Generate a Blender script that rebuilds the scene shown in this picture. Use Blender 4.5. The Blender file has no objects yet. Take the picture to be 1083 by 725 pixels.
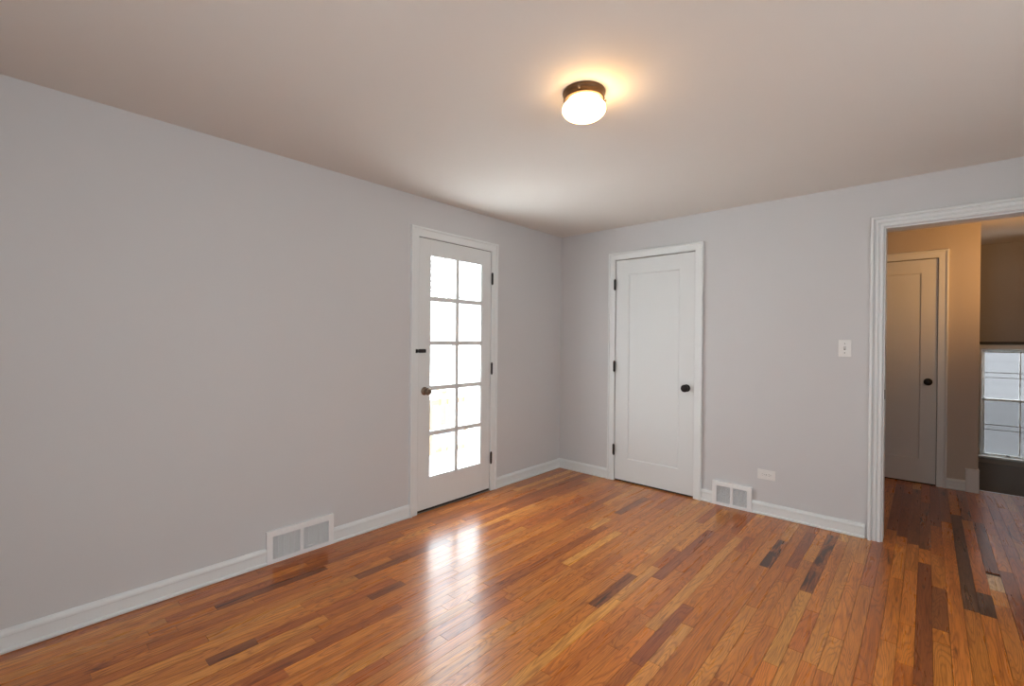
import bpy, bmesh, math, random
from mathutils import Vector, Matrix

S = bpy.context.scene
COL = S.collection
R = math.radians

# ---------------------------------------------------------------- camera
cam_d = bpy.data.cameras.new('camera')
cam = bpy.data.objects.new('camera', cam_d)
COL.objects.link(cam)
F_PX = 488.07
cam_d.sensor_fit = 'HORIZONTAL'
cam_d.sensor_width = 36.0
cam_d.lens = F_PX / 1083.0 * 36.0
cam_d.clip_start = 0.02
yaw, pit, roll = R(41.983), R(-0.2507), R(0.4881)
fw = Vector((-math.sin(yaw) * math.cos(pit), math.cos(yaw) * math.cos(pit), math.sin(pit)))
rt = Vector((math.cos(yaw), math.sin(yaw), 0))
up = rt.cross(fw)
rt2 = math.cos(roll) * rt + math.sin(roll) * up
up2 = -math.sin(roll) * rt + math.cos(roll) * up
cam.matrix_world = Matrix(((rt2.x, up2.x, -fw.x, 2.7831),
                           (rt2.y, up2.y, -fw.y, -3.8344),
                           (rt2.z, up2.z, -fw.z, 1.2834),
                           (0, 0, 0, 1)))
S.camera = cam

# ---------------------------------------------------------------- view, world, sun, lights
S.view_settings.view_transform = 'Standard'
S.view_settings.look = 'None'
S.view_settings.exposure = 1.17
S.view_settings.gamma = 1.0
S.view_settings.use_curve_mapping = False

SKY = 4.6
w = bpy.data.worlds.new('overcast_sky')
S.world = w
w.use_nodes = True
bgn = w.node_tree.nodes['Background']
bgn.inputs[0].default_value = (0.93, 0.965, 1.0, 1)
bgn.inputs[1].default_value = SKY

sd = bpy.data.lights.new('sun', 'SUN')
sd.energy = 12.0
sd.angle = R(6)
sd.color = (1.0, 0.96, 0.9)
sun = bpy.data.objects.new('sun', sd)
COL.objects.link(sun)
sun.rotation_euler = Vector((0.02, 0.75, 0.85)).to_track_quat('Z', 'Y').to_euler()

def portal(name, loc, rot, sx, sy):
    d = bpy.data.lights.new(name, 'AREA')
    d.shape = 'RECTANGLE'; d.size = sx; d.size_y = sy
    d.cycles.is_portal = True
    o = bpy.data.objects.new(name, d); COL.objects.link(o)
    o.location = loc; o.rotation_euler = rot
    return o
portal('door_portal', (-0.10, -1.39, 1.08), (0, R(-90), 0), 1.75, 0.62)
portal('right_window_portal', (4.36, -2.75, 1.35), (0, R(90), 0), 1.1, 1.3)
portal('rear_window_portal', (2.2, -4.74, 1.42), (R(90), 0, 0), 0.8, 1.25)
portal('stairwell_portal', (3.64, 3.16, 0.7), (R(-90), 0, 0), 0.95, 1.15)

def point(name, loc, energy, color, rad):
    d = bpy.data.lights.new(name, 'POINT')
    d.energy = energy; d.color = color; d.shadow_soft_size = rad
    o = bpy.data.objects.new(name, d); COL.objects.link(o); o.location = loc
    return o
# the hall's own warm uplight, out of view; its fixture is not modelled
hb = bpy.data.lights.new('hall_uplight', 'SPOT')
hb.energy = 22; hb.color = (1.0, 0.50, 0.16); hb.spot_size = R(145); hb.spot_blend = 1.0; hb.shadow_soft_size = 0.06
hbo = bpy.data.objects.new('hall_uplight', hb); COL.objects.link(hbo)
hbo.location = (3.85, 0.95, 1.75)
hbo.rotation_euler = (Vector((3.85, 0.95, 1.75)) - Vector((3.0, 1.75, 2.5))).to_track_quat('Z', 'Y').to_euler()

# ---------------------------------------------------------------- materials
def mat(name, color, rough=0.5, metal=0.0, noise=0.0, nscale=20.0, bump=0.0, bscale=80.0, spec=0.5):
    m = bpy.data.materials.new(name); m.use_nodes = True
    nt = m.node_tree; b = nt.nodes['Principled BSDF']
    b.inputs['Roughness'].default_value = rough
    b.inputs['Metallic'].default_value = metal
    b.inputs['Specular IOR Level'].default_value = spec
    tc = nt.nodes.new('ShaderNodeTexCoord')
    n = nt.nodes.new('ShaderNodeTexNoise')
    n.inputs['Scale'].default_value = nscale; n.inputs['Detail'].default_value = 4
    nt.links.new(tc.outputs['Object'], n.inputs['Vector'])
    mx = nt.nodes.new('ShaderNodeMix'); mx.data_type = 'RGBA'
    a = tuple(c * (1 - noise) for c in color); c2 = tuple(min(1, c * (1 + noise)) for c in color)
    mx.inputs[6].default_value = (*a, 1); mx.inputs[7].default_value = (*c2, 1)
    nt.links.new(n.outputs['Fac'], mx.inputs[0])
    nt.links.new(mx.outputs[2], b.inputs['Base Color'])
    if bump > 0:
        n2 = nt.nodes.new('ShaderNodeTexNoise')
        n2.inputs['Scale'].default_value = bscale; n2.inputs['Detail'].default_value = 3
        nt.links.new(tc.outputs['Object'], n2.inputs['Vector'])
        bp = nt.nodes.new('ShaderNodeBump'); bp.inputs['Strength'].default_value = bump
        bp.inputs['Distance'].default_value = 0.002
        nt.links.new(n2.outputs['Fac'], bp.inputs['Height'])
        nt.links.new(bp.outputs[0], b.inputs['Normal'])
    return m

M = {}
M['wall'] = mat('wall_paint', (0.62, 0.616, 0.62), 0.75, noise=0.012, nscale=2.0, bump=0.12, bscale=140, spec=0.25)
M['ceil'] = mat('ceiling_paint', (0.735, 0.705, 0.665), 0.85, noise=0.012, nscale=2.0, bump=0.1, bscale=120, spec=0.2)
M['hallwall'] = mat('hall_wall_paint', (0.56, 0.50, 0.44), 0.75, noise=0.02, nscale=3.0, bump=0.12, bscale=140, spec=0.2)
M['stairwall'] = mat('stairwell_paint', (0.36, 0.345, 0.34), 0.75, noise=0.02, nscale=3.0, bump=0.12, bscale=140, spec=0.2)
M['trim'] = mat('white_semigloss', (0.765, 0.79, 0.79), 0.38, noise=0.01, nscale=6.0, spec=0.45)
M['door'] = mat('white_door_paint', (0.735, 0.755, 0.752), 0.42, noise=0.012, nscale=4.0, spec=0.4)
M['black'] = mat('black_iron', (0.006, 0.0055, 0.0055), 0.55, noise=0.2, nscale=60)
M['darkgap'] = mat('gap_shade_weatherstrip', (0.03, 0.024, 0.02), 0.7, noise=0.2, nscale=60)  # weatherstrip, and dark strips standing in for shade in door gaps
M['pewter'] = mat('aged_brass', (0.20, 0.15, 0.11), 0.35, 0.8, noise=0.2, nscale=60)
M['alu'] = mat('threshold_metal', (0.35, 0.33, 0.31), 0.4, 0.8, noise=0.1, nscale=60)
M['bronze'] = mat('oiled_bronze', (0.10, 0.055, 0.025), 0.4, 0.7, noise=0.25, nscale=40)
M['grille'] = mat('vent_enamel', (0.82, 0.825, 0.83), 0.4, noise=0.01, nscale=30)
M['ventdark'] = mat('duct_interior', (0.09, 0.09, 0.09), 0.8, noise=0.2, nscale=30)
M['plastic'] = mat('white_plastic', (0.78, 0.77, 0.75), 0.35, noise=0.01, nscale=30)
M['slot'] = mat('slot_grey', (0.25, 0.24, 0.23), 0.6, noise=0.1, nscale=80)
M['darkstrip'] = mat('dark_strip', (0.02, 0.014, 0.01), 0.5, noise=0.3, nscale=20)
M['snow'] = mat('snow', (0.86, 0.88, 0.9), 0.8, noise=0.03, nscale=3, bump=0.3, bscale=6)
M['cedar'] = mat('cedar_wood', (0.29, 0.20, 0.11), 0.7, noise=0.2, nscale=8, bump=0.2)
M['bark'] = mat('tree_bark', (0.15, 0.145, 0.15), 0.85, noise=0.35, nscale=14, bump=0.4)
M['blue'] = mat('blue_canvas', (0.24, 0.27, 0.34), 0.8, noise=0.1, nscale=30)
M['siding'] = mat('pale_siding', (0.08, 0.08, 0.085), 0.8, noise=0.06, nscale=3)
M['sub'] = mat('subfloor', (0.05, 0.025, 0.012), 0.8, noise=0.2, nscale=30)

def glass_mat():
    m = bpy.data.materials.new('window_glass'); m.use_nodes = True
    nt = m.node_tree
    for n in list(nt.nodes): nt.nodes.remove(n)
    out = nt.nodes.new('ShaderNodeOutputMaterial')
    t = nt.nodes.new('ShaderNodeBsdfTransparent'); t.inputs[0].default_value = (0.94, 0.96, 0.96, 1)
    g = nt.nodes.new('ShaderNodeBsdfGlossy'); g.inputs['Roughness'].default_value = 0.02
    fr = nt.nodes.new('ShaderNodeFresnel'); fr.inputs[0].default_value = 1.45
    mx = nt.nodes.new('ShaderNodeMixShader')
    ge = nt.nodes.new('ShaderNodeNewGeometry')
    inv = nt.nodes.new('ShaderNodeMath'); inv.operation = 'SUBTRACT'; inv.inputs[0].default_value = 1.0
    mu = nt.nodes.new('ShaderNodeMath'); mu.operation = 'MULTIPLY'
    nt.links.new(ge.outputs['Backfacing'], inv.inputs[1]); nt.links.new(inv.outputs[0], mu.inputs[0]); nt.links.new(fr.outputs[0], mu.inputs[1])
    nt.links.new(mu.outputs[0], mx.inputs[0]); nt.links.new(t.outputs[0], mx.inputs[1]); nt.links.new(g.outputs[0], mx.inputs[2])
    nt.links.new(mx.outputs[0], out.inputs[0])
    return m
M['glass'] = glass_mat()

def screen_mat():
    m = bpy.data.materials.new('insect_mesh'); m.use_nodes = True
    nt = m.node_tree
    for n in list(nt.nodes): nt.nodes.remove(n)
    out = nt.nodes.new('ShaderNodeOutputMaterial')
    t = nt.nodes.new('ShaderNodeBsdfTransparent')
    g = nt.nodes.new('ShaderNodeBsdfDiffuse'); g.inputs[0].default_value = (0.12, 0.12, 0.12, 1)
    mx = nt.nodes.new('ShaderNodeMixShader'); mx.inputs[0].default_value = 0.26
    nt.links.new(t.outputs[0], mx.inputs[1]); nt.links.new(g.outputs[0], mx.inputs[2]); nt.links.new(mx.outputs[0], out.inputs[0])
    return m
M['screen'] = screen_mat()

LX, LY = 1.690, -2.177            # ceiling lamp centre
def globe_mat():
    m = bpy.data.materials.new('lit_opal_glass'); m.use_nodes = True
    b = m.node_tree.nodes['Principled BSDF']
    b.inputs['Base Color'].default_value = (0.9, 0.88, 0.82, 1)
    b.inputs['Roughness'].default_value = 0.2
    b.inputs['Emission Color'].default_value = (1.0, 0.60, 0.26, 1)
    # the bulb sits towards one side of the glass, so that side glows more
    nt = m.node_tree
    tc = nt.nodes.new('ShaderNodeTexCoord'); sp = nt.nodes.new('ShaderNodeSeparateXYZ')
    mr = nt.nodes.new('ShaderNodeMapRange'); mr.interpolation_type = 'SMOOTHSTEP'
    mr.inputs['From Min'].default_value = LX - .06; mr.inputs['From Max'].default_value = LX + .09
    mr.inputs['To Min'].default_value = 3.5; mr.inputs['To Max'].default_value = 14.0
    nt.links.new(tc.outputs['Object'], sp.inputs[0]); nt.links.new(sp.outputs['X'], mr.inputs['Value'])
    nt.links.new(mr.outputs['Result'], b.inputs['Emission Strength'])
    return m
M['globe'] = globe_mat()

def floor_mat():
    m = bpy.data.materials.new('oak_strip_floor'); m.use_nodes = True
    nt = m.node_tree; L = nt.links; N = nt.nodes
    b = N['Principled BSDF']
    col = N.new('ShaderNodeVertexColor'); col.layer_name = 'plank'
    rnd = N.new('ShaderNodeVertexColor'); rnd.layer_name = 'rnd'
    tc = N.new('ShaderNodeTexCoord')
    sep = N.new('ShaderNodeSeparateColor'); L.new(rnd.outputs[0], sep.inputs[0])
    # per-plank offset of the grain
    off = N.new('ShaderNodeCombineXYZ')
    for i, k in enumerate((37.0, 53.0, 71.0)):
        mm = N.new('ShaderNodeMath'); mm.operation = 'MULTIPLY'; mm.inputs[1].default_value = k
        L.new(sep.outputs[i], mm.inputs[0]); L.new(mm.outputs[0], off.inputs[i])
    add = N.new('ShaderNodeVectorMath'); add.operation = 'ADD'
    L.new(tc.outputs['Object'], add.inputs[0]); L.new(off.outputs[0], add.inputs[1])
    def mapped(sc):
        mp = N.new('ShaderNodeVectorMath'); mp.operation = 'MULTIPLY'; mp.inputs[1].default_value = sc
        L.new(add.outputs[0], mp.inputs[0]); return mp.outputs[0]
    def noise(vec, scale, det=5, dist=0.0, rough=0.6):
        n = N.new('ShaderNodeTexNoise'); n.inputs['Scale'].default_value = scale
        n.inputs['Detail'].default_value = det; n.inputs['Distortion'].default_value = dist
        n.inputs['Roughness'].default_value = rough
        L.new(vec, n.inputs['Vector']); return n.outputs['Fac']
    def ramp(fac, stops):
        r = N.new('ShaderNodeValToRGB'); e = r.color_ramp.elements
        while len(e) < len(stops): e.new(0.5)
        for el, (p, v) in zip(e, stops): el.position = p; el.color = (v, v, v, 1) if not isinstance(v, tuple) else (*v, 1)
        L.new(fac, r.inputs[0]); return r.outputs[0]
    def mul(a, c, f=1.0):
        x = N.new('ShaderNodeMix'); x.data_type = 'RGBA'; x.blend_type = 'MULTIPLY'
        x.inputs[0].default_value = f; L.new(a, x.inputs[6]); L.new(c, x.inputs[7]); return x.outputs[2]
    # soft tonal streaks
    streak = noise(mapped((26, 1.6, 1)), 1.0, 4, 0.6)
    c = mul(col.outputs[0], ramp(streak, [(0.25, (0.66, 0.58, 0.50)), (0.5, (0.98, 0.97, 0.96)), (0.75, (1.14, 1.16, 1.2))]))
    # cathedral figure: rings bent by slow noise
    bend = noise(mapped((9, 0.9, 1)), 1.0, 2, 0.4)
    k = N.new('ShaderNodeMath'); k.operation = 'MULTIPLY'; k.inputs[1].default_value = 26.0; L.new(bend, k.inputs[0])
    fr = N.new('ShaderNodeMath'); fr.operation = 'PINGPONG'; fr.inputs[1].default_value = 0.5; L.new(k.outputs[0], fr.inputs[0])
    c = mul(c, ramp(fr.outputs[0], [(0.0, (0.66, 0.55, 0.45)), (0.22, (0.97, 0.96, 0.95)), (0.5, (1.03, 1.03, 1.03))]), 1.0)
    # fine pores
    pore = noise(mapped((420, 11, 1)), 1.0, 3, 0.0)
    c = mul(c, ramp(pore, [(0.34, (0.62, 0.52, 0.45)), (0.5, (1, 1, 1))]), 0.9)
    # dark mineral streaks and knots on some boards
    kn0 = noise(mapped((24, 2.6, 1)), 1.0, 3, 1.2)
    st = N.new('ShaderNodeMath'); st.operation = 'MULTIPLY_ADD'; st.inputs[1].default_value = 0.24; st.inputs[2].default_value = -0.24
    L.new(col.outputs['Alpha'], st.inputs[0])
    ka = N.new('ShaderNodeMath'); ka.operation = 'ADD'; L.new(kn0, ka.inputs[0]); L.new(st.outputs[0], ka.inputs[1])
    kn = ka.outputs[0]
    c = mul(c, ramp(kn, [(0.22, (0.14, 0.11, 0.10)), (0.305, (0.70, 0.60, 0.54)), (0.385, (1, 1, 1))]))
    L.new(c, b.inputs['Base Color'])
    rr = ramp(streak, [(0.2, 0.33), (0.8, 0.25)])
    L.new(rr, b.inputs['Roughness'])
    b.inputs['IOR'].default_value = 1.5
    b.inputs['Coat Weight'].default_value = 0.3
    b.inputs['Coat Roughness'].default_value = 0.13
    # slow waviness of hand-finished boards plus grain relief
    wv = noise(mapped((14, 3, 1)), 1.0, 2)
    b1 = N.new('ShaderNodeBump'); b1.inputs['Strength'].default_value = 0.12; b1.inputs['Distance'].default_value = 0.004
    L.new(wv, b1.inputs['Height'])
    b2 = N.new('ShaderNodeBump'); b2.inputs['Strength'].default_value = 0.25; b2.inputs['Distance'].default_value = 0.0006
    L.new(pore, b2.inputs['Height']); L.new(b1.outputs[0], b2.inputs['Normal'])
    L.new(b2.outputs[0], b.inputs['Normal']); L.new(b1.outputs[0], b.inputs['Coat Normal'])
    return m
M['floor'] = floor_mat()

# ---------------------------------------------------------------- mesh helpers
def box(bm, a, b, bev=0.0, mi=0):
    x0, y0, z0 = (min(a[i], b[i]) for i in range(3)); x1, y1, z1 = (max(a[i], b[i]) for i in range(3))
    t = bmesh.new()
    bmesh.ops.create_cube(t, size=1)
    for v in t.verts:
        v.co = Vector(((x0 + x1) / 2 + v.co.x * (x1 - x0), (y0 + y1) / 2 + v.co.y * (y1 - y0), (z0 + z1) / 2 + v.co.z * (z1 - z0)))
    if bev > 0:
        bmesh.ops.bevel(t, geom=list(t.edges), offset=bev, segments=2, affect='EDGES', profile=0.5)
    merge(bm, t, mi)

def merge(bm, t, mi=0):
    vm = {v: bm.verts.new(v.co) for v in t.verts}
    for f in t.faces:
        try:
            nf = bm.faces.new([vm[v] for v in f.verts]); nf.material_index = mi; nf.smooth = f.smooth
        except ValueError: pass
    t.free()

def frame_axes(axis):
    ax = Vector(axis).normalized()
    u = ax.orthogonal().normalized(); v = ax.cross(u)
    return ax, u, v

def lathe(bm, origin, axis, prof, seg=32, sx=1.0, mi=0):
    """prof: list of (distance along axis, radius)."""
    o = Vector(origin); ax, u, v = frame_axes(axis)
    rings = []
    for d, r in prof:
        if r < 1e-6: rings.append([bm.verts.new(o + ax * d)])
        else: rings.append([bm.verts.new(o + ax * d + r * (math.cos(2 * math.pi * i / seg) * u * sx + math.sin(2 * math.pi * i / seg) * v)) for i in range(seg)])
    for a, b in zip(rings, rings[1:]):
        for i in range(seg):
            j = (i + 1) % seg
            if len(a) == 1 and len(b) == 1: continue
            if len(a) == 1: f = bm.faces.new((a[0], b[j], b[i]))
            elif len(b) == 1: f = bm.faces.new((a[i], a[j], b[0]))
            else: f = bm.faces.new((a[i], a[j], b[j], b[i]))
            f.smooth = True; f.material_index = mi

def tube(bm, p0, p1, r0, r1=None, seg=12):
    r1 = r0 if r1 is None else r1
    p0, p1 = Vector(p0), Vector(p1); d = (p1 - p0).length
    lathe(bm, p0, p1 - p0, [(0, 0), (0, r0), (d, r1), (d, 0)], seg)

def sweep(bm, path, prof, mapfn):
    """Mitred sweep of a profile along a path in a wall plane.
    path: list of (a, z, ia, iz) where (ia,iz) = outward offset direction per unit of profile 'across'.
    prof: list of (across, out). mapfn(a, z, out) -> xyz."""
    rows = []
    for (a, z, ia, iz) in path:
        rows.append([bm.verts.new(mapfn(a + ia * s, z + iz * s, o)) for s, o in prof])
    n = len(prof)
    for r0, r1 in zip(rows, rows[1:]):
        for i in range(n):
            j = (i + 1) % n
            bm.faces.new((r0[i], r0[j], r1[j], r1[i]))
    bm.faces.new(rows[0]); bm.faces.new(list(reversed(rows[-1])))

def obj(name, bm, m, parent=None, **props):
    bmesh.ops.recalc_face_normals(bm, faces=list(bm.faces))
    me = bpy.data.meshes.new(name); bm.to_mesh(me); bm.free()
    ms = m if isinstance(m, (list, tuple)) else [m]
    for x in ms: me.materials.append(M[x])
    o = bpy.data.objects.new(name, me); COL.objects.link(o)
    if parent:
        o.parent = parent
        bpy.context.view_layer.update()
        o.matrix_parent_inverse = parent.matrix_world.inverted()
    for k, v in props.items(): o[k] = v
    return o

def tag(o, label, cat=None, group=None, kind=None):
    o['label'] = label
    if cat: o['category'] = cat
    if group: o['group'] = group
    if kind: o['kind'] = kind
    return o

def empty(name, loc, label, cat, group=None, kind=None):
    o = bpy.data.objects.new(name, None); COL.objects.link(o); o.location = loc
    o.empty_display_size = 0.1
    bpy.context.view_layer.update()
    return tag(o, label, cat, group, kind)

def part_box(name, a, b, m, parent, bev=0.0, **p):
    bm = bmesh.new(); box(bm, a, b, bev); return obj(name, bm, m, parent, **p)

def struct(name, boxes, m, label, cat):
    bm = bmesh.new()
    for a, b in boxes: box(bm, a, b)
    return tag(obj(name, bm, m), label, cat, kind='structure')

H = 2.34
# ---------------------------------------------------------------- floor (individual oak strips in one mesh)
def srgb(r, g, b):
    def f(c):
        c /= 255.0
        return c / 12.92 if c <= 0.04045 else ((c + 0.055) / 1.055) ** 2.4
    return (f(r), f(g), f(b))
PAL = [(srgb(206, 132, 70), 9), (srgb(198, 122, 60), 9), (srgb(190, 112, 54), 7), (srgb(212, 144, 82), 4),
       (srgb(180, 102, 52), 5), (srgb(172, 98, 52), 2.5), (srgb(218, 156, 92), 2), (srgb(150, 84, 48), .8), (srgb(206, 126, 60), 5)]
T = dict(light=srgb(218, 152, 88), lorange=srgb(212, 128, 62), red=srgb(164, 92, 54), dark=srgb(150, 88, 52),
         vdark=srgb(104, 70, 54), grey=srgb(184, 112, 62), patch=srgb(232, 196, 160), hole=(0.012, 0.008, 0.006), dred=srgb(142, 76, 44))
PW = 0.057; X0 = 0.019 - PW
# (x, y_near, y_far, tone) boards the photograph shows plainly; last row darkened for hall shade
SPEC = [(2.955, -0.69, 1.0, 'vdark'), (3.068, -0.345, -0.125, 'patch'), (3.068, -0.123, -0.085, 'hole'),
        (2.728, -1.05, -0.37, 'lorange'), (2.785, -1.52, -0.20, 'dred'), (2.843, -1.0, -0.51, 'dark'),
        (2.898, -1.45, 0.36, 'lorange'), (3.005, -0.70, -0.43, 'vdark'), (3.012, -0.43, 0.68, 'lorange'),
        (2.335, -1.04, -0.10, 'grey'), (2.112, -0.89, -0.42, 'grey'), (2.21, -0.79, -0.15, 'red'),
        (1.69, -1.44, -0.58, 'red'), (1.88, -1.88, -0.57, 'light'), (1.10, -0.74, -0.26, 'dark'),
        (1.576, -1.90, -1.49, 'dark'), (1.625, -1.77, -1.32, 'light'), (1.925, -2.13, -1.58, 'red'),
        (1.975, -2.08, -1.74, 'light'), (0.28, -3.14, -2.60, 'dark'), (0.476, -2.54, -2.2, 'dark'),
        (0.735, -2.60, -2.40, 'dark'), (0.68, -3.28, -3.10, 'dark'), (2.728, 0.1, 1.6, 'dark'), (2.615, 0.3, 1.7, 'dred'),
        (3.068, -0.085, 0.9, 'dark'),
        (2.67, 0.2, 1.4, 'dred'), (2.785, 0.05, 1.2, 'dark'), (2.843, 0.6, 1.8, 'dred'), (2.898, 0.75, 1.8, 'dark'), (3.012, 0.9, 1.9, 'dark')]  # hall boards toned dark to stand in for the hall's shade
def build_floor():
    rng = random.Random(11)
    bm = bmesh.new()
    lc = bm.loops.layers.float_color.new('plank'); lr = bm.loops.layers.float_color.new('rnd')
    YA, YB = -4.78, 1.95
    n = int((4.45 - X0) / PW) + 1
    tot = sum(w for _, w in PAL)
    for i in range(n):
        xa = X0 + i * PW; xb = xa + PW
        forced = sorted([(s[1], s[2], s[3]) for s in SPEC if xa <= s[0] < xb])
        segs = []; y = YA - rng.random() * 0.8
        fi = 0
        while y < YB:
            if fi < len(forced) and abs(forced[fi][0] - y) < 1e-6:
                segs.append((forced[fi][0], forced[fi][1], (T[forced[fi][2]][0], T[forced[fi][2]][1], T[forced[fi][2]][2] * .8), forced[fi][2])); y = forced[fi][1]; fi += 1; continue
            ln = rng.choice((0.28, 0.4, 0.55, 0.7, 0.9, 1.15, 1.5)) * rng.uniform(0.85, 1.15)
            y2 = y + ln
            if fi < len(forced) and y2 > forced[fi][0] - 0.12: y2 = forced[fi][0]
            r = rng.random() * tot; c = PAL[0][0]
            for cc, ww in PAL:
                r -= ww
                if r <= 0: c = cc; break
            j = rng.uniform(0.9, 1.08)
            segs.append((y, y2, (c[0] * j * 1.08, c[1] * j * 1.04, c[2] * j * .66), None)); y = y2
        for (a, b, c, tn) in segs:
            a = max(a, YA); b = min(b, YB)
            if b - a < 0.004: continue
            g = 0.0006; z = 0.0 if tn != 'hole' else -0.006
            h = rng.uniform(-0.0001, 0.0)
            vs = [bm.verts.new((xa + g, a + g, z + h)), bm.verts.new((xb - g, a + g, z + h)), bm.verts.new((xb - g, b - g, z + h)), bm.verts.new((xa + g, b - g, z + h))]
            lo = [bm.verts.new((v.co.x, v.co.y, -0.012)) for v in vs]
            fs = [bm.faces.new(vs)]
            for q in range(4): fs.append(bm.faces.new((vs[q], lo[q], lo[(q + 1) % 4], vs[(q + 1) % 4])))
            rc = (rng.random(), rng.random(), rng.random(), 1)
            for f in fs:
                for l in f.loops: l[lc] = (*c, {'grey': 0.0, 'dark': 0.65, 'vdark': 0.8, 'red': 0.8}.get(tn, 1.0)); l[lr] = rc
    box(bm, (-0.15, -4.85, -0.16), (4.6, 1.95, -0.0125), mi=1)
    return tag(obj('floor', bm, ['floor', 'sub']), 'glossy red-brown oak strip floor running into the hall', 'floor', kind='structure')
build_floor()

# ---------------------------------------------------------------- walls and ceiling
XR, YF = 4.40, -4.78
struct('ceiling', [((-0.15, YF - 0.15, H), (5.0, 3.3, H + 0.14))], 'ceil', 'plain off-white painted ceiling above the whole room', 'ceiling')
DY0, DY1, DZ = -1.782, -1.012, 2.052      # glazed door opening
struct('wall_left', [((-0.15, YF - 0.15, -0.16), (0, DY0, H)), ((-0.15, DY1, -0.16), (0, 2.0, H)),
                     ((-0.15, DY0, DZ), (0, DY1, H)), ((-0.15, DY0, -0.16), (0, DY1, -0.002))],
       'wall', 'pale grey wall that holds the glazed door', 'wall')
CX0, CX1, CZ = 0.627, 1.357, 2.040
OX0, OX1, OZ = 2.575, 3.42, 2.035
struct('wall_back', [((0, 0, 0), (CX0 - 0.004, 0.12, H)), ((CX1 + 0.004, 0, 0), (OX0, 0.12, H)), ((CX0 - 0.004, 0, CZ), (CX1 + 0.004, 0.12, H)),
                     ((CX0 - 0.004, 0.06, 0), (CX1 + 0.004, 0.12, CZ)), ((OX0, 0, OZ), (OX1, 0.12, H)), ((OX1, 0, 0), (XR, 0.12, H))],
       'wall', 'pale grey wall with closet door and cased opening', 'wall')
WY0, WY1, WZ0, WZ1 = -3.4, -2.1, 0.8, 1.9
struct('wall_right', [((XR, YF - 0.15, -0.16), (XR + 0.15, WY0, H)), ((XR, WY1, -0.16), (XR + 0.15, 0.12, H)),
                      ((XR, WY0, -0.16), (XR + 0.15, WY1, WZ0)), ((XR, WY0, WZ1), (XR + 0.15, WY1, H))],
       'wall', 'pale grey wall with a window placed for light, right of the camera', 'wall')
struct('wall_front', [((0, YF - 0.15, 0), (1.8, YF, H)), ((2.6, YF - 0.15, 0), (XR, YF, H)), ((1.8, YF - 0.15, 0), (2.6, YF, 0.8)), ((1.8, YF - 0.15, 2.05), (2.6, YF, H))],
       'wall', 'pale grey wall behind the camera', 'wall')
# hall
HY = 1.85
HX0, HX1, HZ = 2.088, 2.850, 2.070
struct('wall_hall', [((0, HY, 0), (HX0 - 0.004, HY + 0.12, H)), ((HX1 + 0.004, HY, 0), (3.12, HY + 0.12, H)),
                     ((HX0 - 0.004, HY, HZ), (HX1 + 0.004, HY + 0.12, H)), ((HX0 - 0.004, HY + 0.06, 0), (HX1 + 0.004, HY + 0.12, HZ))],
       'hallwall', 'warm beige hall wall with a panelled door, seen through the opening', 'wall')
struct('wall_hall_side', [((5.0, 0.12, -1.8), (5.12, 3.3, H)), ((XR, 0.0, -0.16), (5.12, 0.12, H))],
       'hallwall', 'beige end wall of the hall', 'wall')
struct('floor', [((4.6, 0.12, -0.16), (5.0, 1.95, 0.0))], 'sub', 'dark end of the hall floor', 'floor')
SY = 3.10
SX0, SX1, SZ0, SZ1 = 3.205, 4.10, 0.115, 1.245
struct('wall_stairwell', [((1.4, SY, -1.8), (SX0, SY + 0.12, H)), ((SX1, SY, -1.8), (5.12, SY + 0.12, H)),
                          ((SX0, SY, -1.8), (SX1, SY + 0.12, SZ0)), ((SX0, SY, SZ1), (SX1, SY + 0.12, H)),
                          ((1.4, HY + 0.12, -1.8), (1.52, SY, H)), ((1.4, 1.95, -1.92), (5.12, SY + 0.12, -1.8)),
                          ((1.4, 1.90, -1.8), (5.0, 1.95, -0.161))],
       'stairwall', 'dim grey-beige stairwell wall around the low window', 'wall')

# ---------------------------------------------------------------- trim profiles
def WL(a, z, o): return (o, a, z)          # left wall: a = world y
def WB(a, z, o): return (a, -o, z)         # back wall
def WH(a, z, o): return (a, HY - o, z)     # hall wall
def WS(a, z, o): return (a, SY - o, z)

def u_path(a0, a1, zt, z0=0.0):
    return [(a0, z0, -1, 0), (a0, zt, -1, 1), (a1, zt, 1, 1), (a1, z0, 1, 0)]
PLAIN = [(0, 0), (0, .010), (.004, .013), (.050, .015), (.053, .022), (.060, .024), (.068, .022), (.070, .018), (.070, 0)]
FLUTE = [(-.002, 0), (-.002, .012), (.002, .015), (.018, .015), (.021, .009), (.027, .009), (.030, .017), (.048, .018), (.051, .011), (.056, .011),
         (.059, .024), (.064, .027), (.076, .025), (.080, .020), (.080, 0)]
def casing(name, a0, a1, zt, prof, fn, m, label):
    bm = bmesh.new(); sweep(bm, u_path(a0, a1, zt), prof, fn)
    return tag(obj(name, bm, m), label, 'door trim', kind='structure')
casing('trim_1', DY0 + .004, DY1 - .004, DZ - .006, PLAIN, WL, 'trim', 'white casing around the glazed exterior door')
casing('trim_2', CX0 - .003, CX1 + .003, CZ, [(s * .93, o) for s, o in PLAIN], WB, 'trim', 'white casing around the closet door')
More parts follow.
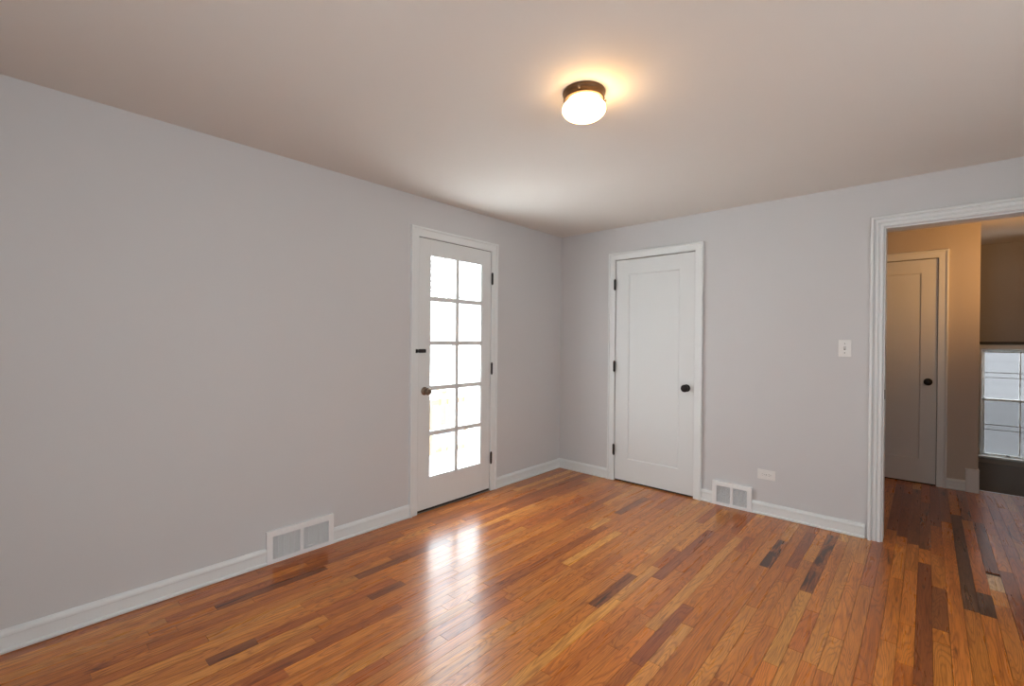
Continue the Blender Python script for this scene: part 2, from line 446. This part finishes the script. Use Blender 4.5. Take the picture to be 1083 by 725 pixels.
# cased opening: casing plus jamb lining
bm = bmesh.new(); sweep(bm, u_path(OX0 - .008, OX1 + .008, OZ + .012), [(q * .82, o) for q, o in FLUTE], WB)
jx = 0.018
box(bm, (OX0 - .001, -.001, 0), (OX0 + .004, .125, OZ)); box(bm, (OX1 - .004, -.001, 0), (OX1, .125, OZ))
box(bm, (OX0, -.001, OZ - .005), (OX1, .125, OZ))
t3 = tag(obj('trim_3', bm, 'trim'), 'white fluted casing around the wide opening to the hall', 'door trim', kind='structure')
part_box('strike_plate', (OX0 + .004, .02, .925), (OX0 + .0065, .05, .985), 'black', t3, label='black latch strike plate')
casing('trim_4', HX0 - .003, HX1 + .003, HZ, PLAIN, WH, 'trim', 'casing around the hall door')

# baseboards
BB = [(0, 0), (0, .018), (.004, .022), (.014, .021), (.018, .013), (.066, .013), (.070, .018), (.080, .017), (.090, .010), (.094, .004), (.094, 0)]
def baseboard(name, a0, a1, fn, label, prof=BB, m='trim'):
    bm = bmesh.new()
    rows = []
    for a in (a0, a1): rows.append([bm.verts.new(fn(a, z, o)) for z, o in prof])
    n = len(prof)
    for i in range(n):
        j = (i + 1) % n; bm.faces.new((rows[0][i], rows[0][j], rows[1][j], rows[1][i]))
    bm.faces.new(rows[0]); bm.faces.new(list(reversed(rows[1])))
    return tag(obj(name, bm, m), label, 'baseboard', kind='structure')
LV0, LV1 = -2.820, -2.423
RV0, RV1 = 1.516, 1.805
baseboard('baseboard_left', YF, LV0, WL, 'white baseboard left of the wider wall vent')
baseboard('baseboard_left', LV1, DY0 - .066, WL, 'white baseboard between the wider vent and the glazed door')
baseboard('baseboard_left', DY1 + .066, -.0005, WL, 'white baseboard between the glazed door and the corner')
baseboard('baseboard_back', .0005, CX0 - .068, WB, 'white baseboard between the corner and the closet door')
baseboard('baseboard_back', CX1 + .068, RV0, WB, 'short white baseboard between the closet door and the smaller vent')
baseboard('baseboard_back', RV1, OX0 - .088, WB, 'white baseboard between the smaller vent and the hall opening')
baseboard('baseboard_back', OX1 + .088, XR, WB, 'white baseboard right of the hall opening')
baseboard('baseboard_right', YF, 0, lambda a, z, o: (XR - o, a, z), 'white baseboard on the wall right of the camera')
baseboard('baseboard_front', 0, XR, lambda a, z, o: (a, YF + o, z), 'white baseboard on the wall behind the camera')
baseboard('baseboard_hall', HX1 + .073, 3.043, WH, 'short baseboard right of the hall door')
baseboard('baseboard_hall', 0.0, HX0 - .073, WH, 'baseboard left of the hall door')
# corner block ending the hall baseboard
bm = bmesh.new(); box(bm, (3.043, HY - .030, 0), (3.128, HY, .195), .004); box(bm, (3.040, HY - .032, .19), (3.130, HY, .202), .004)
box(bm, (3.120, HY - .030, 0), (3.128, HY + .10, .195), .003)
tag(obj('trim_5', bm, 'trim'), 'tall trim block ending the hall baseboard at the stairwell corner', 'trim block', kind='structure')
# stair nosing at the edge of the hall floor
bm = bmesh.new(); box(bm, (3.12, 1.95, -.03), (5.0, 1.985, .001), .006)
tag(obj('trim_6', bm, 'door'), 'worn pale nosing along the top of the stairs', 'stair nosing', kind='structure')
# dark strip over the stairwell window
bm = bmesh.new(); box(bm, (1.6, SY - .05, 1.292), (4.98, SY - .0, 1.318), .003)
tag(obj('trim_7', bm, 'darkstrip'), 'thin dark strip above the stairwell window', 'rail', kind='structure')

# ---------------------------------------------------------------- door hardware
def hinge(parent, fn, a, zc, side=1):
    """butt hinge: knuckle barrel with two slim leaves and ball tips."""
    bm = bmesh.new()
    p0 = Vector(fn(a, zc - .046, .017)); p1 = Vector(fn(a, zc + .046, .017))
    tube(bm, p0, p1, .0065, seg=14)
    for z in (zc - .049, zc + .049):
        o = Vector(fn(a, z, .017)); lathe(bm, o - Vector((0, 0, .004)), (0, 0, 1), [(0, 0), (.001, .005), (.004, .0065), (.007, .005), (.008, 0)], 12)
    a0 = fn(a - .011, zc - .045, .0155); a1 = fn(a + .011, zc + .045, .0185)
    box(bm, a0, a1)
    return obj('hinge', bm, 'black', parent, label='black hinge')

def knob(parent, origin, axis, m, label, r=.029, name='knob'):
    bm = bmesh.new()
    lathe(bm, origin, axis, [(0, 0), (0, .031), (.004, .031), (.007, .026), (.008, .011), (.026, .010), (.032, .018), (.040, r * .93), (.050, r), (.058, r * .9), (.065, r * .55), (.067, 0)], 36)
    return obj(name, bm, m, parent, label=label)

# ---------------------------------------------------------------- door 1: glazed exterior door
d1 = empty('door_1', (0, -1.397, 0), 'white ten-pane glazed exterior door in the left wall', 'door', kind='structure')
y0, y1 = -1.778, -1.016; z0, z1 = .020, 2.043
gx0, gx1 = -.045, -.002
gy0, gy1, gz0, gz1 = -1.664, -1.118, .243, 1.929
bm = bmesh.new()
box(bm, (gx0, y0, z0), (gx1, gy0, z1), .0015); box(bm, (gx0, gy1, z0), (gx1, y1, z1), .0015)
box(bm, (gx0, gy0, z0), (gx1, gy1, gz0)); box(bm, (gx0, gy0, gz1), (gx1, gy1, z1))
obj('door_frame', bm, 'door', d1)
# glazing bead round the light, small chamfer
bm = bmesh.new()
rows = []
ch = [(0, 0), (.010, 0.0), (.010, -.008), (0, -.014)]
loop = [(gy0, gz0, 1, 1), (gy0, gz1, 1, -1), (gy1, gz1, -1, -1), (gy1, gz0, -1, 1)]
for (a, z, ia, iz) in loop: rows.append([bm.verts.new((-.006 + o, a + ia * s, z + iz * s)) for s, o in ch])
for k in range(4):
    r0, r1 = rows[k], rows[(k + 1) % 4]
    for i in range(4):
        j = (i + 1) % 4; bm.faces.new((r0[i], r0[j], r1[j], r1[i]))
obj('glazing_bead', bm, 'door', d1)
ym = (gy0 + gy1) / 2
mz = [1.597, 1.262, .921, .578]
bm = bmesh.new()
box(bm, (-.034, ym - .018, gz0), (-.006, ym + .018, gz1), .003)
box(bm, (-.010, ym - .017, gz0), (-.003, ym + .017, gz1), .002)
obj('muntin', bm, 'door', d1)
for z in mz:
    bm = bmesh.new(); box(bm, (-.039, gy0, z - .018), (-.0065, gy1, z + .018), .003); box(bm, (-.0105, gy0, z - .017), (-.0035, gy1, z + .017), .002)
    obj('muntin', bm, 'door', d1)
zs = [gz0] + sorted(mz) + [gz1]
for a, b in ((gy0, ym), (ym, gy1)):
    for k in range(5):
        part_box('glass_pane', (-.026, a + .002, zs[k] + .002), (-.022, b - .002, zs[k + 1] - .002), 'glass', d1)
for zc in (1.812, 1.047, .284): hinge(d1, WL, -1.017, zc)
knob(d1, (-.002, -1.712, .905), (1, 0, 0), 'pewter', 'aged brass knob')
# surface barrel bolt
bm = bmesh.new()
box(bm, (-.002, -1.772, 1.190), (.002, -1.706, 1.218), .001)
tube(bm, (.008, -1.790, 1.204), (.008, -1.712, 1.204), .0085, seg=14)
for yy in (-1.764, -1.742, -1.718): box(bm, (0, yy - .004, 1.191), (.0185, yy + .004, 1.217), .002)
tube(bm, (.010, -1.728, 1.204), (.030, -1.728, 1.206), .004, .005, 12)
obj('slide_bolt', bm, 'black', d1, label='black slide bolt')
bm = bmesh.new(); box(bm, (.014, -1.806, 1.190), (.018, -1.788, 1.218), .001); box(bm, (.014, -1.802, 1.194), (.028, -1.792, 1.214), .003)
obj('bolt_keeper', bm, 'black', d1, label='black bolt keeper')
# stops, dark strip for the jamb's shadow line, sweep and threshold
bm = bmesh.new()
box(bm, (-.14, DY0, 0), (-.046, DY0 + .012, DZ)); box(bm, (-.14, DY1 - .012, 0), (-.046, DY1, DZ)); box(bm, (-.14, DY0, DZ - .012), (-.046, DY1, DZ))
obj('door_stop', bm, 'trim', d1)
bm = bmesh.new(); box(bm, (-.046, DY0, DZ - .009), (-.012, DY1, DZ)); box(bm, (-.043, y0 + .003, .004), (-.006, y1 - .003, .021))
obj('weatherstrip', bm, 'darkgap', d1, label='dark weatherstrip below, painted shadow line at the head')
bm = bmesh.new(); box(bm, (-.15, DY0, -.002), (.004, DY1, .004), .001)
for xx in (-.11, -.09, -.07, -.05): box(bm, (xx, DY0, .004), (xx + .008, DY1, .006))
obj('threshold', bm, 'alu', d1, label='metal threshold')

# ---------------------------------------------------------------- panel doors
def panel_door(name, loc, label, fn, a0, a1, z0, z1, pan, hinges, knob_a, knob_z, ax, klabel):
    d = empty(name, loc, label, 'door', kind='structure')
    p0, p1, q0, q1 = pan
    def fbox(bm, A0, Z0, A1, Z1, o0, o1, bev=0):
        box(bm, fn(A0, Z0, o0), fn(A1, Z1, o1), bev)
    bm = bmesh.new()
    for A0, Z0, A1, Z1 in ((a0, z0, p0, z1), (p1, z0, a1, z1), (p0, z0, p1, q0), (p0, q1, p1, z1)):
        fbox(bm, A0, Z0, A1, Z1, -.040, -.004)
    obj('door_frame', bm, 'door', d)
    bm = bmesh.new(); fbox(bm, p0 - .001, q0 - .001, p1 + .001, q1 + .001, -.034, -.012)
    # sloped sticking round the recessed panel
    rows = []
    pr = [(0, -.0045), (0, -.0125), (.010, -.0125), (.004, -.0075)]
    for (a, z, ia, iz) in [(p0, q0, 1, 1), (p0, q1, 1, -1), (p1, q1, -1, -1), (p1, q0, -1, 1)]:
        rows.append([bm.verts.new(fn(a + ia * s, z + iz * s, o)) for s, o in pr])
    for k in range(4):
        r0, r1 = rows[k], rows[(k + 1) % 4]
        for i in range(4):
            j = (i + 1) % 4; bm.faces.new((r0[i], r0[j], r1[j], r1[i]))
    obj('door_panel', bm, 'door', d)
    for zc in hinges: hinge(d, fn, a0 - .001, zc)
    knob(d, fn(knob_a, knob_z, -.004), ax, 'black', klabel, .031)
    bm = bmesh.new()  # dark strips stand in for the shade inside the door gaps
    fbox(bm, a0 - .006, z1 + .002, a1 + .006, z1 + .006, -.058, -.030)
    fbox(bm, a1 + .0005, 0.002, a1 + .003, z1, -.058, -.030)
    fbox(bm, a0 + .002, 0.001, a1 - .002, z0, -.055, -.010)
    obj('shadow_gap', bm, 'darkgap', d, label='dark strips for the shaded gap around the slab')
    return d
panel_door('door_2', (.99, 0, 0), 'closed white single-panel closet door with black knob', WB, CX0, CX1, .014, CZ - .007,
           (.757, 1.227, .212, 1.903), (1.812, 1.057, .287), 1.294, .903, (0, -1, 0), 'black knob')
panel_door('door_3', (2.47, HY, 0), 'single-panel door in the hall seen through the opening', WH, HX0, HX1, .012, HZ - .007,
           (2.213, 2.738, .228, 1.943), (1.82, 1.05, .28), 2.791, .943, (0, -1, 0), 'black knob')

# ---------------------------------------------------------------- wall vents
def vent(name, fn, a0, a1, label, zt=.188, dep=.020):
    o = fn((a0 + a1) / 2, 0, 0)
    v = empty(name, o, label, 'wall vent', group=None)
    b = .034; mid = (a0 + a1) / 2; mh = .011
    bm = bmesh.new()
    def fb(A0, Z0, A1, Z1, o0, o1, bev=.002): box(bm, fn(A0, Z0, o0), fn(A1, Z1, o1), bev)
    zb = .001
    fb(a0, zb, a0 + b, zt, 0, dep); fb(a1 - b, zb, a1, zt, 0, dep)
    fb(a0 + b - .003, zb, a1 - b + .003, .026, 0, dep - .0003); fb(a0 + b - .003, zt - .034, a1 - b + .003, zt, 0, dep - .0003)
    fb(mid - mh, .02, mid + mh, zt - .03, 0, dep - .0006)
    obj('vent_frame', bm, 'grille', v)
    for A0, A1 in ((a0 + b, mid - mh), (mid + mh, a1 - b)):
        bm = bmesh.new()
        zz0, zz1 = .026, zt - .034
        n = 15; st = (zz1 - zz0) / n
        for k in range(n):
            z = zz0 + (k + .5) * st
            vs = [bm.verts.new(fn(aa, z + dz, oo)) for aa in (A0, A1) for dz, oo in ((st * .30, .008), (-st * .12, .0175), (-st * .30, .0165), (st * .12, .007))]
            for i in range(4):
                j = (i + 1) % 4; bm.faces.new((vs[i], vs[j], vs[4 + j], vs[4 + i]))
            bm.faces.new(vs[:4]); bm.faces.new(vs[4:][::-1])
        m = int((A1 - A0) / .03)
        for k in range(1, m):
            a = A0 + (A1 - A0) * k / m; box(bm, fn(a - .0011, zz0, .006), fn(a + .0011, zz1, .0168))
        g = obj('grille', bm, 'grille', v)
        bm = bmesh.new(); box(bm, fn(A0, zz0, .0005), fn(A1, zz1, .003))
        obj('duct_backing', bm, 'ventdark', g, label='grey duct behind the grille')
    return v
lv = vent('wall_vent', WL, LV0, LV1, 'wider white two-panel vent at the foot of the left wall')
bm = bmesh.new(); box(bm, WL(-2.595, .040, .017), WL(-2.545, .046, .024), .001)
obj('damper_lever', bm, 'grille', lv)
vent('wall_vent', WB, RV0, RV1, 'smaller white two-panel vent right of the closet door', dep=.024)

# ---------------------------------------------------------------- outlet and switch
o1 = empty('wall_outlet', (1.90, 0, .302), 'white horizontal double outlet above the baseboard, right of the smaller vent', 'outlet')
bm = bmesh.new(); box(bm, (1.840, -.006, .266), (1.960, 0, .338), .0025); obj('cover_plate', bm, 'plastic', o1)
for xc in (1.879, 1.921):
    bm = bmesh.new(); box(bm, (xc - .015, -.0095, .288), (xc + .015, -.005, .316), .003); rc = obj('receptacle', bm, 'plastic', o1)
    bm = bmesh.new()
    box(bm, (xc - .007, -.0100, .307), (xc + .001, -.009, .309)); box(bm, (xc - .006, -.0100, .295), (xc + .001, -.009, .297))
    tube(bm, (xc + .008, -.0100, .302), (xc + .008, -.009, .302), .0025, seg=10)
    obj('slots', bm, 'slot', rc, label='dark outlet slots')
bm = bmesh.new(); lathe(bm, (1.90, -.006, .302), (0, -1, 0), [(0, .0035), (.001, .003), (.0015, 0)], 12); obj('screw', bm, 'slot', o1)

s1 = empty('light_switch', (2.368, 0, 1.253), 'white toggle light switch between the closet door and the hall opening', 'light switch')
bm = bmesh.new(); box(bm, (2.332, -.006, 1.197), (2.404, 0, 1.310), .0025); obj('cover_plate', bm, 'plastic', s1)
bm = bmesh.new(); box(bm, (2.363, -.0072, 1.241), (2.373, -.005, 1.266)); obj('toggle_slot', bm, 'slot', s1)
bm = bmesh.new()
vs = [bm.verts.new(c) for c in ((2.3645, -.006, 1.247), (2.3715, -.006, 1.247), (2.3715, -.006, 1.259), (2.3645, -.006, 1.259),
                                (2.3655, -.0170, 1.258), (2.3705, -.0170, 1.258), (2.3705, -.0175, 1.265), (2.3655, -.0175, 1.265))]
for q in ((0, 1, 2, 3), (4, 5, 6, 7), (0, 1, 5, 4), (1, 2, 6, 5), (2, 3, 7, 6), (3, 0, 4, 7)): bm.faces.new([vs[i] for i in q])
obj('toggle', bm, 'plastic', s1)
for z in (1.222, 1.285):
    bm = bmesh.new(); lathe(bm, (2.368, -.006, z), (0, -1, 0), [(0, .0035), (.001, .003), (.0015, 0)], 12); obj('screw', bm, 'slot', s1)

# ---------------------------------------------------------------- ceiling lamp
cl = empty('ceiling_lamp', (LX, LY, H), 'lit flush ceiling lamp with white glass globe and bronze base', 'ceiling lamp')
bm = bmesh.new()
lathe(bm, (LX, LY, H), (0, 0, -1), [(0, .088), (.004, .090), (.010, .089), (.014, .0865), (.030, .085), (.034, .087), (.037, .085), (.037, .070), (.028, .070), (.028, 0)], 56)
base = obj('lamp_base', bm, 'bronze', cl)
for k in range(3):
    a = k * 2 * math.pi / 3 + .9
    d = Vector((math.cos(a), math.sin(a), 0)); p = Vector((LX, LY, H - .026))
    bm = bmesh.new(); tube(bm, p + d * .082, p + d * .094, .002, seg=8); lathe(bm, p + d * .094, d, [(0, 0), (0, .005), (.005, .005), (.006, 0)], 12)
    obj('thumb_screw', bm, 'pewter', base, label='small brass thumb screw')
bm = bmesh.new()
pf = [(.026, .064)]
for k in range(1, 19):
    t = math.pi * k / 18 * .78 + math.pi * .22
    pf.append((.073 - .045 * math.cos(t), .092 * math.sin(t)))
pf[-1] = (pf[-1][0], 0)
lathe(bm, (LX, LY, H), (0, 0, -1), pf, 56)
obj('glass_globe', bm, 'globe', cl)

# ---------------------------------------------------------------- stairwell window
w1 = empty('window_1', (3.65, SY, SZ0), 'low white double-hung window in the stairwell', 'window', kind='structure')
bm = bmesh.new()
for a, b in (((3.180, SY - .018, SZ0 - .01), (3.210, SY, 1.285)), ((4.095, SY - .018, SZ0 - .01), (4.125, SY, 1.285)), ((3.180, SY - .020, SZ1 - .004), (4.125, SY, 1.287))):
    box(bm, a, b, .003)
for a, b in (((SX0, SY, SZ0), (SX0 + .012, SY + .12, SZ1)), ((SX1 - .012, SY, SZ0), (SX1, SY + .12, SZ1)), ((SX0, SY, SZ1 - .012), (SX1, SY + .12, SZ1))):
    box(bm, a, b)
obj('window_frame', bm, 'trim', w1)
bm = bmesh.new(); box(bm, (3.165, SY - .045, SZ0 - .012), (4.14, SY + .12, SZ0 + .010), .005); obj('window_sill', bm, 'trim', w1)
bm = bmesh.new(); box(bm, (3.18, SY - .014, SZ0 - .065), (4.125, SY, SZ0 - .012), .003); obj('apron', bm, 'hallwall', w1, label='beige painted apron below the sill')
def sash(a0, a1, b0, b1, yc, lab, lock=False):
    bm = bmesh.new(); t = .022; d = .015
    box(bm, (a0, yc - d, b0), (a0 + t, yc + d, b1), .002); box(bm, (a1 - t, yc - d, b0), (a1, yc + d, b1), .002)
    box(bm, (a0, yc - d, b0), (a1, yc + d, b0 + t), .002); box(bm, (a0, yc - d, b1 - t), (a1, yc + d, b1), .002)
    s = obj('sash', bm, 'trim', w1)
    am = (a0 + a1) / 2 ; bmid = (b0 + b1) / 2
    xm = 3.494
    for xx in (xm, xm + .29):
        bm = bmesh.new(); box(bm, (xx - .006, yc - .010, b0 + t), (xx + .006, yc + .008, b1 - t), .002); obj('muntin', bm, 'trim', s)
    for dz in (-.026, .026):
        bm = bmesh.new(); box(bm, (a0 + t, yc - .008, bmid + dz - .0035), (a1 - t, yc + .006, bmid + dz + .0035), .001); obj('muntin', bm, 'slot', s, label='thin grey glazing bar')
    bm = bmesh.new(); box(bm, (a0 + t - .003, yc - .002, b0 + t - .003), (a1 - t + .003, yc + .002, b1 - t + .003)); obj('glass_pane', bm, 'glass', s)
    return s
sash(SX0 + .012, SX1 - .012, .700, SZ1 - .012, SY + .070, 'upper')
ls = sash(SX0 + .012, SX1 - .012, SZ0 + .010, .722, SY + .035, 'lower')
bm = bmesh.new(); box(bm, (3.40, SY + .008, SZ0 + .022), (3.425, SY + .022, SZ0 + .034), .003); obj('sash_lift', bm, 'black', ls, label='black sash lift')
bm = bmesh.new(); box(bm, (SX0 + .014, SY + .098, SZ0 + .01), (SX1 - .014, SY + .0985, .710)); obj('insect_screen', bm, 'screen', w1, label='grey insect screen over the lower sash')
bm = bmesh.new(); box(bm, (SX0 + .034, SY + .050, SZ1 - .042), (SX1 - .034, SY + .056, SZ1 - .033)); obj('head_shadow', bm, 'slot', w1, label='dark strip standing in for the shadow under the head')  # dark strip painted in for the shadow below the top rail

# unseen windows behind the camera, placed and sized to light the room
def plain_window(name, loc, label, fn, a0, a1, z0, z1):
    wd = empty(name, loc, label, 'window', kind='structure')
    bm = bmesh.new(); sweep(bm, [(a0, z0, -1, -1), (a0, z1, -1, 1), (a1, z1, 1, 1), (a1, z0, 1, -1)], PLAIN, fn)
    box(bm, fn(a0 - .08, z0 - .02, -.1), fn(a1 + .08, z0, .04))
    obj('window_frame', bm, 'trim', wd)
    zm = (z0 + z1) / 2
    for b0, b1, o in ((z0, zm + .015, -.05), (zm - .015, z1, -.085)):
        bm = bmesh.new(); t = .04
        for A0, Z0, A1, Z1 in ((a0, b0, a0 + t, b1), (a1 - t, b0, a1, b1), (a0, b0, a1, b0 + t), (a0, b1 - t, a1, b1)):
            box(bm, fn(A0, Z0, o - .015), fn(A1, Z1, o + .015))
        s = obj('sash', bm, 'trim', wd)
        bm = bmesh.new(); box(bm, fn(a0 + t, b0 + t, o - .002), fn(a1 - t, b1 - t, o + .002)); obj('glass_pane', bm, 'glass', s)
plain_window('unseen_window_2', (XR, -2.75, .8), 'unseen white double-hung window, placed to light the room from right of the camera', lambda a, z, o: (XR - o, a, z), WY0, WY1, WZ0, WZ1)

plain_window('unseen_window_3', (2.2, YF, .8), 'unseen white double-hung window, placed to light the room from behind the camera', lambda a, z, o: (a, YF + o, z), 1.8, 2.6, .8, 2.05)

# ---------------------------------------------------------------- outdoors
bm = bmesh.new()
gx = 24
bmesh.ops.create_grid(bm, x_segments=40, y_segments=40, size=14)
rg = random.Random(5)
for v in bm.verts: v.co = Vector((v.co.x - 14.3, v.co.y, -.72 + .05 * math.sin(v.co.x * 1.3) * math.cos(v.co.y * .9) + rg.uniform(-.01, .01)))
for f in bm.faces: f.smooth = True
tag(obj('ground', bm, 'snow'), 'snow-covered yard outside the glazed door', 'ground', kind='structure')
bm = bmesh.new(); box(bm, (-1.5, -3.4, -.12), (-.16, .4, -.06), .01)
tag(obj('ground', bm, 'snow'), 'snow-covered stoop just outside the glazed door', 'stoop', kind='structure')

# wood fence: rails, posts and pickets, each picket a part
fx = -2.7
fe = empty('wooden_fence', (fx, 1.2, -.72), 'pale wooden fence in the snow beyond the glazed door', 'fence')
for z in (-.45, .30):
    part_box('rail', (fx - .02, -.8, z), (fx + .02, 3.4, z + .09), 'cedar', fe, .004)
for yy in (-.8, .68, 2.1, 3.4):
    bm = bmesh.new(); box(bm, (fx - .05, yy - .05, -.78), (fx + .05, yy + .05, .50), .006); box(bm, (fx - .065, yy - .065, .50), (fx + .065, yy + .065, .53), .008)
    obj('post', bm, 'cedar', fe)
yy = -.6
while yy < 3.3:
    if all(abs(yy + .045 - p) > .12 for p in (.68, 2.1)):
        bm = bmesh.new(); box(bm, (fx + .02, yy, -.66), (fx + .036, yy + .07, .40), .003); obj('picket', bm, 'cedar', fe)
    yy += .34
# folding yard chair standing in the snow
ch = empty('yard_chair', (-2.1, .42, -.70), 'blue canvas folding chair in front of the fence', 'chair')
part_box('seat', (-2.3, .22, -.32), (-1.9, .62, -.29), 'blue', ch, .008)
part_box('backrest', (-2.32, .22, -.22), (-2.29, .62, .08), 'blue', ch, .008)
for xx in (-2.3, -1.9):
    for y_ in (.22, .62):
        bm = bmesh.new(); tube(bm, (xx, y_, -.74), (xx, y_, .10 if xx < -2.2 else -.30), .012, seg=10); obj('leg', bm, 'alu', ch)

def tree(name, base, h, seed, label, group=None):
    rng = random.Random(seed)
    r = empty(name, base, label, 'tree', group)
    bm = bmesh.new()
    def grow(p, d, ln, rad, depth, bmx):
        q = p + d * ln
        tube(bmx, p, q, rad, rad * .68, 7)
        if depth == 0: return
        for _ in range(3 if depth > 1 else 2):
            nd = (d + Vector((rng.uniform(-.75, .75), rng.uniform(-.75, .75), rng.uniform(-.1, .5)))).normalized()
            grow(q, nd, ln * rng.uniform(.6, .8), rad * .6, depth - 1, bmx)
    grow(Vector(base), Vector((0, 0, 1)), h * .3, h * .018, 5, bm)
    obj('trunk', bm, 'bark', r)
tree('bare_tree', (-9.5, 6.8, -.72), 5.6, 3, 'bare leafless tree beyond the fence, right of centre in the panes')
tree('bare_tree', (-13.5, 2.4, -.72), 4.6, 8, 'smaller bare leafless tree beyond the fence, left in the panes')

# neighbouring house wall seen through the stairwell window
nh = empty('neighbouring_house', (4.2, 5.6, -3), 'pale sided house wall close outside the stairwell window', 'house')
bm = bmesh.new()
for k in range(48):
    z = -3 + k * .15
    vs = [bm.verts.new(c) for c in ((0.5, 5.60, z), (9.0, 5.60, z), (9.0, 5.603, z + .15), (0.5, 5.603, z + .15), (0.5, 5.72, z), (9.0, 5.72, z), (9.0, 5.72, z + .15), (0.5, 5.72, z + .15))]
    for q in ((0, 1, 2, 3), (4, 7, 6, 5), (0, 4, 5, 1), (1, 5, 6, 2), (2, 6, 7, 3), (3, 7, 4, 0)): bm.faces.new([vs[i] for i in q])
obj('wall', bm, 'siding', nh)
